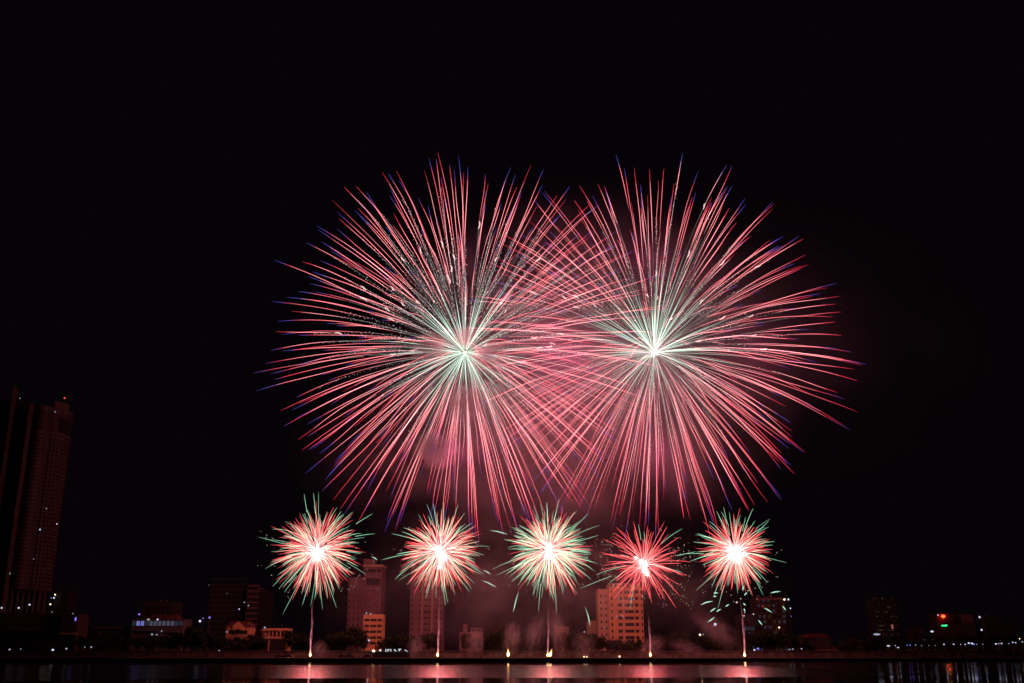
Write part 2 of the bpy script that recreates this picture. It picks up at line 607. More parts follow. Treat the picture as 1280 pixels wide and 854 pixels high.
hl, wd, h = block('riverside_hall', 161, 226, 774, 590, 16, 'white', 'low white hall with row of blue lit panels and curved awnings', 'hall', roofkit=False)
MB().yprism([(-wd * .55, h - .7), (wd * .75, h - .7), (wd * .55, h + 2.6), (-wd * .3, h + 2.6)], 2, 14).build('pitched_roof', M['rooftile'], hl)
sp = []
ww = (2 * wd) / 12
for i in range(12):
    k = 'litblue' if i in (1, 2) else ('litdim' if i in (0, 3, 10, 11) else 'litgrey')
    sp.append((-wd + ww * (i + .5), 0, h - 2.3, ww * .78, 2.5, k))
windows(hl, sp, 'white')  # glowing panels stand in for lamplight on the white facade
for i, (xx, zz, sc_) in enumerate(((-3.5, h - 6.4, 7.5), (1.5, h - 9.2, 6.0), (6, h - 7.3, 6.4))):
    pts = [(xx + sc_ * math.cos(t), zz + 1.5 * math.sin(t)) for t in [math.pi * j / 8 for j in range(9)]]
    MB().yprism(pts, -2.6, -0.01).build('awning', M['white'], hl)
for (x, y, k, r) in ((197, 774.5, 'bulb', .5), (186, 774.5, 'bulbdim', .5), (184.5, 774.5, 'bulbdim', .4), (174, 768, 'bulbviolet', .45), (190, 793, 'bulbdim', .5), (196, 793.5, 'bulbdim', .4), (202, 789, 'bulbdim', .35)):
    p = at(x, y, 586)
    lamp_on(hl, (p.x - hl.location.x, -4, p.z - GZ), r, k)

# --- dark office block
ob, wd, h = block('office_block', 256, 302, 731, 690, 25, 'dark', 'broad dark office block with faint floor lines behind the villa')
bm_ = MB()
for i in range(14):
    bm_.box(-wd, wd, -0.3, -0.003, 5 + i * 3.35, 5.4 + i * 3.35)
bm_.build('floor_band', M['roof'], ob)
oc, wd, h = block('office_tower', 302.5, 327, 736, 684, 25, 'grey', 'narrow grey office tower with horizontal balconies right of dark office block')
for i in range(12):
    MB().box(-wd + 1.0, wd * .35, -1.2, -0.003, 5 + i * 3.5, 6.2 + i * 3.5).build('balcony', M['pink'], oc)
MB().box(wd * .4, wd - .01, -0.5, -0.003, 0, h - 2).build('stair_panel', M['dark'], oc)
for e, (x, y) in ((oc, (305.5, 753)), (oc, (310.5, 757)), (ob, (299, 761.5)), (ob, (261, 731.5)), (ob, (284, 742))):
    p = at(x, y, 681)
    lamp_on(e, (p.x - e.location.x, 681 - e.location.y, p.z - GZ), .42 if y > 750 else .22, 'bulb' if y > 760 else 'bulbdim')

# --- the villa
vl, wd, h = block('gabled_villa', 281, 310.5, 784, 572, 12, 'ochre', 'two storey ochre villa with central gable and arched windows', 'house', roofkit=False)
MB().yprism([(-wd - .6, h + .003), (wd + .6, h + .003), (wd - 2.5, h + 3.0), (-wd + 2.5, h + 3.0)], -0.5, 12.4).build('roof', M['rooftile'], vl)
MB().yprism([(-3.0, h - 1.5), (3.0, h - 1.5), (3.0, h + .6), (0, h + 2.9), (-3.0, h + .6)], -0.9, 3).build('gable', M['ochre'], vl)
MB().box(-wd - .3, wd + .3, -0.7, -0.003, h - 5.0, h - 4.4).build('cornice', M['beige'], vl)


def arch_window(parent, x, z, w, hh):
    n = 8
    pts = [(x - w / 2, z), (x + w / 2, z)] + [(x + w / 2 * math.cos(math.pi * j / n), z + hh + w * .28 * math.sin(math.pi * j / n)) for j in range(n + 1)]
    m = MB().yprism(pts, -0.95 if abs(x) < 2 else -0.12, -0.004)
    m.box(x - w / 2 - .15, x + w / 2 + .15, -1.05 if abs(x) < 2 else -0.35, -0.003, z - .25, z - .003, 1)
    m.build('window', [M['shade'], M['beige']], parent)


for z, hh in ((h - 3.6, 1.6), (h - 8.2, 2.0)):
    arch_window(vl, 0, z, 3.4, hh)
    for sx in (-1, 1):
        arch_window(vl, sx * (wd - 2.2), z, 1.7, hh)
        arch_window(vl, sx * (wd - 4.6) if z < h - 6 else sx * (wd - 3.9), z, 1.4, hh)
p = at(283.5, 790, 571)
lamp_on(vl, (p.x - vl.location.x, -1, p.z - GZ), .35, 'bulbdim')
MB().box(-wd + .3, -wd + 1, -2.5, -1.8, 0, h - 9).box(-1, -.3, -2.5, -1.8, 0, h - 9).box(wd - 1, wd - .3, -2.5, -1.8, 0, h - 9).build('porch_column', M['ochre'], vl)
MB().box(-wd - .3, wd + .3, -2.8, -0.8, h - 8.99, h - 8.5).build('porch_roof', M['ochre'], vl)

# --- low terrace building next to the villa
lo, wd, h = block('terrace_house', 326.5, 358, 785.5, 572, 12, 'ochre', 'low ochre terrace house with open roof gallery beside the gabled villa', 'house', roofkit=False)
MB().box(-wd + 4.2, wd - .6, -0.1, -0.003, h - 4.2, h - 1.7).build('gallery_opening', M['shade'], lo)
for i in range(4):
    xx = -wd + 5.6 + i * 2.1
    MB().box(xx - .3, xx + .3, -0.5, -0.104, h - 4.2, h - 1.7).build('pillar', M['ochre'], lo)
MB().box(-wd - .5, wd + .8, -1.0, -0.003, h - 1.2, h - .6).build('roof_slab', M['ochre'], lo)
MB().box(-wd - .3, wd + .4, -0.8, -0.003, h - 5.4, h - 4.7).build('cornice', M['beige'], lo)
MB().box(-wd + .5, wd - .5, -0.1, -0.003, 1, h - 6).build('ground_opening', M['shade'], lo)
rg = MB()
rr = 1.25
rg.tube([(-wd + 2 + rr * math.cos(t), -0.3, h - 3 + rr * math.sin(t)) for t in [2 * math.pi * j / 12 for j in range(13)]], .3, n=6)
rg.build('round_emblem', M['white'], lo)
MB().box(-wd + 3.6, -wd + 4.1, -0.4, -0.003, 0, h - 1.2).build('pillar', M['ochre'], lo)
for i in range(5):
    xx = -wd + 3 + i * 2.2
    MB().tube([(xx, 3, h), (xx, 3, h + 1.3 + (i % 2) * .8)], .09, n=5).build('roof_pole', M['metal'], lo)
p = at(331, 784.5, 571)
lamp_on(lo, (p.x - lo.location.x, -1, p.z - GZ), .5, 'bulbdim')

# --- tall stepped tower behind the first small burst
ft, wd, h = block('stepped_tower', 432, 474, 722, 640, 20, 'pink', 'tall pinkish stepped tower with crowned top behind the leftmost small firework')
MB().box(-wd * .1, wd - .003, -0.8, 18, -0.3, h + 6.4).build('tower_shaft', M['pink'], ft)
MB().box(-wd * .16, wd + .5, -1.4, 18.4, h + 6.403, h + 7.6).build('cornice', M['beige'], ft)
MB().box(-wd * .15, wd * .45, 0.5, 14, h + 7.603, h + 11.2).build('crown', M['pink'], ft)
sp = []
for j in range(11):
    z = 4 + j * 3.55
    for f in (-.9, -.62, -.34):
        sp.append((wd * f, 0, z, 1.0, 1.3, 'glass'))
    for f in (.08, .3, .82):
        sp.append((wd * f, -0.8, z, 1.0, 1.3, 'glass'))
for f in (.12, .32, .52, .82):
    sp.append((wd * f, -0.8, h + 3.9, 1.9, 1.7, 'shade'))
windows(ft, sp, 'pink')
MB().box(wd * .1, wd * .9, -0.95, -0.803, h - 4.6, h - .6).build('shade_panel', M['dark'], ft)

# --- small bright orange block in front of it
og, wd, h = block('orange_office', 452.5, 477, 768, 588, 12, 'ochre', 'five storey orange block with ribbon windows in front of the stepped tower', roofkit=True)
for i, zz in enumerate((h - 3.0, h - 6.1, h - 9.2, h - 12.3, h - 15.2)):
    n = 3
    for j, (f0, f1) in enumerate(((-.88, -.35), (-.25, .38), (.46, .92))):
        MB().box(f0 * wd, f1 * wd, -0.08, -0.003, zz - .75, zz + .55, 0).box(f0 * wd - .1, f1 * wd + .1, -0.4, -0.003, zz - 1.0, zz - .753, 1).build('window', [M['shade'], M['ochre']], og)
p = at(461, 780, 588)
for (x, y, r) in ((458, 766.5, .45), (463.5, 767.5, .42), (461, 800.5, .5)):
    p = at(x, y, 586)
    lamp_on(og, (p.x - og.location.x, -2, p.z - GZ), r, 'bulbdim' if y < 780 else 'bulb')

# --- slab tower behind the second small burst
st, wd, h = block('slab_tower', 511, 553, 704, 640, 18, 'pink', 'tall reddish slab tower with small square windows behind the second small firework')
sp = []
for j in range(13):
    z = 5 + j * 3.5
    for f in (-.88, -.42, -.1, .04, .18, .6, .85):
        sp.append((wd * f, 0, z, .95, 1.3, 'glass'))
windows(st, sp, 'pink')
MB().box(-wd * .3, -wd * .24, -0.5, -0.003, 0, h).build('pilaster', M['beige'], st)
MB().box(wd * .3, wd * .36, -0.5, -0.003, 0, h).build('pilaster', M['beige'], st)

# --- half hidden house with a flat canopy roof
rh, wd, h = block('canopy_house', 574, 603, 790, 605, 10, 'pink', 'low reddish house with flat canopy roof half hidden in smoke', 'house', roofkit=False)
MB().box(-wd * .1, wd * 1.05, -1, 8, h + 1.6, h + 2.2).build('canopy', M['pink'], rh)
for f in (.05, .5, .95):
    MB().box(wd * f - .3, wd * f + .3, 0.2, 0.9, h + .003, h + 1.597).build('post', M['pink'], rh)
MB().box(-wd * .7, -wd * .35, 1, 5, h - .8, h + 4.2).build('stair_tower', M['pink'], rh)
windows(rh, [(wd * f, 0, z, 1.2, 1.5, 'glass') for z in (2.6, 6.0, 9.2) for f in (-.7, -.2, .3, .75)], 'pink')

sm, wd, h = block('louvred_house', 693, 712, 783, 650, 10, 'pink', 'small faint house with louvred upper floor behind the middle launch flame', 'house', roofkit=False)
for i in range(4):
    MB().box(-wd + .5, wd - .5, -0.5, -0.003, h - 1.2 - i * 1.1, h - .8 - i * 1.1).build('louvre', M['beige'], sm)
windows(sm, [(wd * f, 0, 6, 1.2, 1.5, 'glass') for f in (-.6, 0, .6)], 'pink')

# --- ochre tower behind the fourth burst
kt, wd, h = block('ochre_tower', 763, 806, 735, 610, 20, 'ochre', 'ochre tower with grid of triple windows behind the fourth small firework')
MB().box(-wd - 6.2, -wd - .003, 3, 19, -0.3, h - 0.5).build('side_wing', M['beige'], kt)
windows(kt, [(-wd - 1.6, 3, 5 + j * 3.6, .9, 1.4, 'glass') for j in range(9)] + [(-wd - 4.4, 3, 5 + j * 3.6, .9, 1.4, 'glass') for j in range(9)], 'beige')
MB().box(-wd * .98, wd * .9, 1.2, 18, h + .003, h + 2.6).build('roof_storey', M['beige'], kt)
windows(kt, [(wd * f, 1.2, h + 1.4, .9, 1.3, 'glass') for f in (-.85, -.6, -.35, -.1, .15, .4, .65)], 'beige')
nf = 9
for j in range(nf):
    z = h - 2.4 - j * 3.62
    for (f, ww, k) in ((-.84, 1.0, 'glass'), (-.36, 2.4, 'glass'), (.18, 5.8, 'glass'), (.62, 2.0, 'glass'), (.92, .9, 'glass')):
        o = bpy.data.objects.new('window', window_mesh(ww, 1.75, k, 'ochre'))
        COL.objects.link(o)
        o.parent = kt
        o.location = (wd * f, 0, z)
for f in (-.6, -.12, .46, .78):
    MB().box(wd * f - .22, wd * f + .22, -0.55, -0.003, 0, h - .6).build('pilaster', M['ochre'], kt)
for (x, y, r) in ((770.5, 771, .36), (778.5, 770.5, .4), (792, 749.5, .36), (757, 784, .32), (756.5, 763, .25), (792, 758, .22)):
    p = at(x, y, 607)
    lamp_on(kt, (p.x - kt.location.x, -3 if x > 760 else 1, p.z - GZ), r, 'bulbdim')
# lower annex fading into the smoke, left of it
ka, wd, h = block('faint_annex', 735, 757, 776, 640, 10, 'beige', 'faint low annex in smoke at the left foot of ochre tower', roofkit=False)
windows(ka, [(wd * f, 0, z, 1.1, 1.4, 'glass') for z in (4, 8, 12) for f in (-.6, 0, .6)], 'beige')

# --- hotel behind the fifth burst
lh, wd, h = block('guest_house_block', 950, 986, 746, 640, 18, 'brown', 'dim hotel block with rows of faintly lit windows right of the rightmost small firework', 'hotel')
sp = []
for j in range(10):
    for i in range(6):
        k = rng.choice(['glass', 'litdim', 'glass', 'litwarm2', 'litdim'])
        sp.append((-wd * .86 + i * wd * .345, 0, 4.5 + j * 3.15, 1.6, 1.7, k))
windows(lh, sp, 'brown')
MB().box(-wd - .5, wd + .5, -0.8, -0.003, h - 1.8, h - .9).build('cornice', M['pink'], lh)
MB().box(wd + .003, wd + 3.4, 2, 16, -0.3, h - 2).build('side_wing', M['dark'], lh)
for (x, y, r, k) in ((980.5, 749.5, .5, 'bulbwarm'), (985.5, 749.5, .6, 'bulb'), (988, 760.5, .42, 'bulb'), (989, 770.5, .25, 'bulbblue'), (974, 784.5, .42, 'bulbwarm'), (953, 758, .3, 'beacon'), (930.5, 769.5, .4, 'bulbdim'), (941.5, 767.5, .4, 'bulbdim')):
    p = at(x, y, 637)
    lamp_on(lh, (p.x - lh.location.x, -3, p.z - GZ), r, k)
ll, wd, h = block('glazed_annex', 927, 950, 768, 636, 14, 'grey', 'low glazed annex with bluish windows left of the dim hotel block', roofkit=False)
windows(ll, [(-wd * .82 + i * wd * .41, 0, z, 1.9, 2.1, rng.choice(['litdim', 'glass', 'litdim'])) for z in (6, 9.4, 12.8, 16.2) for i in range(5)], 'grey')
sb, wd, h = block('kiosk_block', 893, 909, 780, 620, 8, 'brown', 'small reddish block with bright white lamp at its roof corner', roofkit=False)
p = at(894, 780.5, 617)
lamp_on(sb, (p.x - sb.location.x, -3, p.z - GZ), .8, 'bulb')
windows(sb, [(wd * f, 0, z, 1.1, 1.4, 'glass') for z in (5, 9, 13) for f in (-.5, .4)], 'brown')

# --- apartment tower at the right
ap, wd, h = block('apartment_tower', 1099, 1127, 749, 700, 18, 'grey', 'dim apartment tower dotted with small amber windows at the right', 'apartment block')
sp = []
for j in range(12):
    for i in range(9):
        r_ = rng.random()
        k = 'litwarm' if (r_ < .12 and i < 7) else ('litwarm2' if r_ < .4 else 'glass')
        sp.append((-wd * .87 + i * wd * .215, 0, 5 + j * 2.9, .75, .9, k))
windows(ap, sp, 'grey')
p = at(1116, 783.5, 699)
MB().box(p.x - ap.location.x - .5, p.x - ap.location.x + .5, -0.5, -0.003, p.z - GZ - 1.3, p.z - GZ + 1.3).build('lit_panel', M['litred'], ap)

r1, wd, h = block('brick_house', 1143, 1159, 784, 690, 10, 'brown', 'small dark reddish house between the apartment tower and signed block', 'house', roofkit=False)
windows(r1, [(wd * f, 0, z, 1.4, 1.5, 'glass') for z in (5, 9, 13) for f in (-.55, .45)], 'brown')
r2, wd, h = block('signed_block', 1176, 1199, 767, 690, 14, 'brown', 'dark block with glowing red emblem above a green sign', roofkit=False)
windows(r2, [(wd * f, 0, z, 1.4, 1.5, 'glass') for z in (5, 9, 13, 21) for f in (-.1, .35, .8)], 'brown')
p = at(1179, 770.5, 688)
MB().ball((0, 0, 0), 1.0, 0, 12, 8, 1.25, .4, .9).box(-.2, .2, .2, 1.99, -.2, .2, 1).build('sign', [M['signred'], M['metal']], r2, (p.x - r2.location.x, -2, p.z - GZ))['label'] = 'glowing red emblem'
p = at(1180.5, 782.2, 688)
sg = MB()
for i in range(7):
    hh = (.42, .5, .38, .55, .45, .6, .5)[i]
    sg.box(-1.9 + i * .55, -1.9 + i * .55 + .46, -0.1, 0, -hh + .1 * (i > 3), hh + .1 * (i > 3))
sg.box(-2.1, 2.1, 0.002, .3, -.7, .8, 1)
sg.box(-.3, .3, .302, 1.99, -.2, .2, 1)
sg.build('sign', [M['signgreen'], M['metal']], r2, (p.x - r2.location.x, -2, p.z - GZ))['label'] = 'lit green sign'
p = at(1172.5, 769, 688)
lamp_on(r2, (p.x - r2.location.x, -2, p.z - GZ), .42, 'bulb')
r3, wd, h = block('stepped_house', 1199.5, 1223, 779, 690, 12, 'brown', 'low dark house stepping up to the right of the signed block', 'house', roofkit=False)
MB().box(-wd * .1, wd, 1.5, 11, h + .003, h + 5.5).build('upper_storey', M['pink'], r3)
windows(r3, [(wd * f, 0, z, 1.4, 1.5, 'glass') for z in (5, 9, 13) for f in (-.7, -.2, .3, .75)], 'brown')
r4, wd, h = block('pale_block', 1235, 1258, 771, 690, 14, 'grey', 'plain grey block with white lamp at its upper left corner')
windows(r4, [(wd * f, 0, z, 1.6, 1.5, 'glass') for z in (5, 9, 13, 17) for f in (-.6, 0, .6)], 'grey')
for (x, y) in ((1224.5, 771.5), (1227, 787.5)):
    p = at(x, y, 687)
    lamp_on(r4, (p.x - r4.location.x, -3, p.z - GZ), .62, 'bulb')
r5, wd, h = block('end_house', 1260, 1276, 779, 690, 10, 'brown', 'small dark house at the far right end of the shore', 'house', roofkit=False)
windows(r5, [(wd * f, 0, z, 1.4, 1.5, 'glass') for z in (5, 9, 13) for f in (-.5, .5)], 'brown')
sr, wd, h = block('shop_row', 1012, 1048, 807.5, 560, 8, 'brown', 'single storey row of reddish shop fronts between trees on the right shore', 'shops', roofkit=False, yb=820)
for i in range(6):
    MB().box(-wd + .8 + i * wd / 3, -wd + 2.6 + i * wd / 3, -0.1, -0.003, 0.1, 3.2).build('shop_front', M['shade'], sr)
MB().box(-wd - .2, wd + .2, -1.4, -0.003, 3.6, 3.9).build('awning', M['beige'], sr)
bl, wd, h = block('faint_shed', 998, 1040, 797, 640, 10, 'grey', 'long low faint shed behind the shop row on the right', 'shed', roofkit=False)
MB().yprism([(-wd - .5, h), (wd + .5, h), (wd * .5, h + 2.4), (-wd * .4, h + 2.0)], -0.5, 10.4).build('pitched_roof', M['rooftile'], bl)
fl, wd, h = block('distant_hall', 96, 150, 784, 660, 20, 'dark', 'dark low hall with thin lit roof edge left of the blue lit hall', 'hall', roofkit=False)
p = at(130, 784.5, 655)
MB().box(-4, wd, -0.6, -0.003, h - .5, h - .2).build('roof_edge', M['ochre'], fl)

# ------------------------------------------------------------------ trees
def crown_mesh(seed, rx, rz, leafkey):
    g = random.Random(seed)
    m = MB()
    cl = []
    for _ in range(15):
        a, b = g.uniform(0, 2 * math.pi), g.uniform(-1, 1)
        rr_ = g.uniform(.35, .95)
        q_ = math.sqrt(1 - b * b)
        cl.append((rx * rr_ * q_ * math.cos(a), rx * rr_ * q_ * math.sin(a), rz * rr_ * b, g.uniform(.9, 1.9)))
    for (cx, cy_, cz, cr) in cl:
        for _ in range(85):
            d = Vector((g.gauss(0, 1), g.gauss(0, 1), g.gauss(0, 1))).normalized() * cr * g.uniform(.3, 1.15)
            p_ = Vector((cx, cy_, cz)) + d
            s_ = g.uniform(.16, .38)
            u = Vector((g.gauss(0, 1), g.gauss(0, 1), g.gauss(0, 1))).normalized()
            v = u.cross(Vector((g.gauss(0, 1), g.gauss(0, 1), g.gauss(0, 1)))).normalized()
            m.add([p_ - u * s_ * 1.6, p_ + v * s_ * .7, p_ + u * s_ * 1.6, p_ - v * s_ * .7], [(0, 1, 2, 3)])
    return m.mesh('crown', [M[leafkey]])


def trunk_mesh(seed, hh):
    g = random.Random(seed)
    m = MB()
    m.tube([(0, 0, -.3), (.05, .02, hh * .4), (.15, 0, hh * .75), (.1, .1, hh * 1.1)], [.32, .24, .19, .08], n=7)
    for _ in range(6):
        a = g.uniform(0, 6.28)
        z = hh * g.uniform(.55, .9)
        m.tube([(.1, 0, z), (math.cos(a) * 1.0, math.sin(a) * 1.0, z + 1.1), (math.cos(a) * 2.1, math.sin(a) * 2.1, z + 1.9)], [.13, .09, .04], n=5)
    return m.mesh('trunk', [M['trunk']])


PROTO = []
for sd, rx, rz, hh, lk, nm in ((1, 3.4, 2.6, 5.2, 'leaf', 'broadleaf_tree'), (2, 2.6, 3.6, 6.4, 'leaf', 'tall_tree'), (3, 4.2, 2.4, 4.8, 'leaf2', 'spreading_tree'), (4, 2.2, 1.8, 2.4, 'leaf2', 'small_tree')):
    PROTO.append((nm, crown_mesh(sd, rx, rz, lk), trunk_mesh(sd, hh), hh, hh + rz * .55, hh + rz * 1.55))


def tree(i, x, Y, top, label, group):
    nm, cm, tm, hh, zc, zt = PROTO[i]
    p_ = at(x, 815, Y)
    e = empty(nm, (p_.x, Y, GZ), label, 'tree', group)
    want = at(x, top, Y).z - GZ
    s_ = want / zt
    e.scale = (s_, s_, s_)
    e.rotation_euler.z = rng.uniform(0, 6.28)
    t_ = bpy.data.objects.new('trunk', tm)
    c_ = bpy.data.objects.new('crown', cm)
    for o_ in (t_, c_):
        COL.objects.link(o_)
        o_.parent = e
    c_.location = (0, 0, zc)


LAB = {
    'mid': 'dark leafy tree standing behind the embankment wall in the firework smoke',
    'left': 'dark leafy tree on the unlit left part of the far riverbank',
    'right': 'dark leafy tree on the dim right part of the far riverbank',
}
GRP = {'mid': 'trees behind the embankment wall', 'left': 'trees on the left riverbank', 'right': 'trees on the right riverbank'}
spots = []
for x, top in ((428, 790), (437, 785), (446, 787), (455, 797), (480, 799), (491, 796), (501, 798), (512, 796), (523, 797), (536, 792), (545, 795), (586, 795), (594, 798),
               (614, 797), (622, 790), (631, 785), (646, 792), (655, 797), (668, 799), (700, 796), (708, 794), (716, 799), (730, 795), (740, 793), (750, 798), (760, 800), (775, 801), (789, 801), (800, 799),
               (816, 797), (828, 796), (840, 794)):
    spots.append((x, top, 'mid'))
for x, top in ((100, 796), (114, 793), (128, 796), (143, 792), (158, 796), (172, 797), (186, 798), (200, 796), (214, 794), (229, 790), (241, 786), (252, 790), (263, 793), (274, 797), (288, 803), (299, 800), (307, 801), (316, 796), (324, 797), (364, 791), (374, 793), (383, 797), (398, 798), (409, 795), (419, 793),
               (20, 800), (38, 803), (56, 801), (76, 802)):
    spots.append((x, top, 'left'))
for x, top in ((855, 791), (866, 794), (878, 796), (889, 798), (902, 800), (914, 797), (926, 792), (937, 790), (948, 791), (959, 789), (970, 792), (981, 793), (993, 795), (1006, 800), (1056, 801), (1068, 799), (1080, 801), (1093, 798), (1106, 797), (1120, 796), (1134, 797), (1147, 798), (1162, 796), (1176, 795), (1190, 796), (1204, 797), (1217, 795), (1230, 797), (1244, 795), (1258, 796), (1272, 794)):
    spots.append((x, top, 'right'))
for k, (x, top, z) in enumerate(spots):
    i = (k * 7 + k // 3) % 3
    if top > 800:
        i = 3
    tree(i, x, rng.uniform(541, 558), top, LAB[z], GRP[z])

# ------------------------------------------------------------------ lamps along the shore
def street_lamp(x, y, Y, key, r, label, group, sx=1.0):
    p_ = at(x, y, Y)
    hh = p_.z - GZ
    e = empty('street_lamp', (p_.x, Y, GZ), label, 'street lamp', group)
    MB().tube([(0, 0, 0), (0, 0, hh * .6), (0, 0, hh - r * .6)], [.13, .1, .07], n=6).build('pole', M['metal'], e)
    MB().ball((0, 0, hh), r, 0, 10, 6, sx, 1, .8).build('lamp_head', M[key], e)


for (x, y, key, r, sx) in ((1110.5, 807.5, 'bulb', .55, 2.2), (1119, 807, 'bulb', .3, 1), (1122.5, 809.5, 'bulb', .4, 2), (1134, 806.5, 'bulbblue', .4, 1), (1137.5, 806.5, 'bulbblue', .4, 1),
                           (1144.5, 806.5, 'bulb', .32, 1), (1152, 807, 'bulbdim', .35, 1), (1161, 807, 'bulbdim', .3, 1), (1169, 807, 'bulbdim', .3, 1), (1180, 805.5, 'bulb', .5, 1), (1192, 805.5, 'bulb', .5, 1),
                           (1201, 805.5, 'bulb', .32, 1), (1206.5, 805.5, 'bulb', .42, 1), (1211, 804, 'bulb', .6, 1.3), (1215, 804.5, 'bulb', .7, 1.3), (1217.5, 805.5, 'bulbblue', .5, 1.2), (1221, 805.5, 'bulb', .25, 1), (1228.5, 805.5, 'bulb', .25, 1),
                           (1245, 805, 'bulb', .55, 1.3), (1248.5, 804.5, 'bulb', .3, 1), (1252, 804.5, 'bulb', .5, 1.2), (1261, 804.5, 'bulb', .3, 1), (1266, 803, 'bulb', .5, 1), (1269.5, 803.5, 'bulb', .45, 1), (1274.5, 798.5, 'bulbwarm', .35, 1), (1278, 802.5, 'bulb', .4, 1)):
    street_lamp(x, y, 539, key, r * .7, 'small cool glowing lamp in the bright row along the right shore', 'lamps along the right shore', sx)
street_lamp(1156.5, 799.5, 600, 'bulbviolet', .6, 'violet glowing lamp left of the signed block on the right shore', None)
street_lamp(1165, 789.5, 600, 'bulb', .6, 'white lamp on a tall pole just left of the signed block', None, 1.5)
street_lamp(1165, 799.5, 590, 'bulbdim', .5, 'dim greenish white lamp below the tall white lamp on the right', None)
street_lamp(1096, 793, 620, 'bulbdim', .7, 'wide bluish lamp at the foot of the apartment tower', None, 3.0)
for (x, y, key, r, lab) in ((250, 776.5, 'bulb', .7, 'bright bluish white lamp on a mast left of dark office block'), (254, 773, 'bulbblue', .35, 'tiny blue lamp between the bluish mast lamps'), (262, 772, 'bulbblue', .6, 'blue lamp on a mast closest to the dark office block'),
                            (274, 814, 'bulb', .5, 'white lamp on the promenade below the gabled villa'), (851, 814.5, 'bulb', .4, 'white lamp on the promenade right of fourth launch flame'), (877, 815, 'bulb', .45, 'white lamp low on the wall left of the rightmost launch flame'),
                            (875, 793.5, 'bulbwarm', .5, 'warm lamp in smoke with an orange glow left of rightmost launch flame'), (879, 793, 'bulbdim', .4, 'dim bluish lamp beside the warm lamp in the smoke'),
                            (425, 0, None, 0, ''), (412.5, 799.5, 'bulbwarm', .5, 'yellow lamp right of the leftmost launch trail'), (730.5, 790, 'bulbdim', .5, 'dim white lamp in smoke left of the ochre tower'),
                            (943, 812.5, 'bulb', .5, 'white lamp on the promenade right of rightmost launch flame'), (947.5, 811, 'bulbblue', .6, 'blue lamp on the promenade right of rightmost launch flame'),
                            (66, 812.5, 'bulb', .6, 'white lamp on the promenade below the corner pavilion'), (83, 811, 'bulbdim', .5, 'dim bluish lamp right of the promenade lamp below the pavilion'), (114, 809, 'bulbdim', .45, 'dim white lamp on the dark bank right of the pavilion'), (106, 809, 'bulbdim', .3, 'faint lamp just right of the pavilion on the dark bank'),
                            (12, 812, 'bulbdim', .5, 'dim bluish lamp on the promenade at the left edge'), (26, 811.5, 'bulbdim', .3, 'faint lamp among the promenade trees at far left'),
                            (987, 812, 'bulbdim', .4, 'left lamp of a dim pair on the promenade left of the shops'), (991, 811.5, 'bulbdim', .4, 'right lamp of a dim pair on the promenade left of the shops'), (1002, 811, 'bulbdim', .4, 'single dim lamp just left of the shop row'),
                            (361, 801, 'bulbwarm', .3, 'small warm lamp at the right end of the terrace house')):
    if key:
        street_lamp(x, y, 538 if y > 805 else 566, key, r, lab, None)
for (x, y, r, lab) in ((730, 821, .3, 'left of two tiny amber ground lamps on the quay edge'), (733.5, 820.8, .25, 'right of two tiny amber ground lamps on the quay edge'), (774.5, 821, .38, 'single amber ground lamp on the quay below the ochre tower')):
    p = at(x, y, 515)
    e = empty('ground_lamp', (p.x, 515, GZ), lab, 'lamp')
    MB().box(-.3, .3, -.3, .3, 0, .25).build('base', M['metal'], e)
    MB().ball((0, 0, .25 + r), r, 0, 8, 6).build('lamp_head', M['bulbwarm'], e)

# lit stall sign of white tubes in front of the trees
p = at(490, 813, 531)
sg = empty('lit_sign', (p.x, 531, GZ), 'row of broken white lit letter strokes above the promenade wall', 'sign')
k = .415
MB().box(-24 * k, 22 * k, .35, .6, 0, p.z - GZ - 1.0).build('sign_board', M['dark'], sg)


def stroke(x0, z0, x1, z1, r=.22, mk='signwhite'):
    zc = p.z - GZ
    MB().tube([((x0 - 490) * k, 0, zc + z0 * k), ((x1 - 490) * k, 0, zc + z1 * k)], r, n=6).build('letter_stroke', M[mk], sg)


stroke(482.5, -1.6, 482.5, 1.6)
stroke(484.6, -1.6, 484.6, 1.2)
stroke(484.6, 1.2, 486, -.2)
stroke(486, -.2, 487.2, 1.3)
stroke(488.7, -1.5, 488.7, 1.6)
stroke(492.4, 1.2, 495, -1.2, .28)
stroke(497.4, .9, 501, 1.3, .25)
stroke(498.6, -1.2, 498.9, .9, .25)
stroke(505.2, .6, 508.6, -1.4, .2)
MB().ball(((468 - 490) * k, 0, p.z - GZ - .3), .5, 0, 8, 6, 1.5).build('lamp', M['bulbwarm'], sg)
MB().ball(((476 - 490) * k, 0, p.z - GZ), .55, 0, 8, 6).build('lamp', M['bulb'], sg)


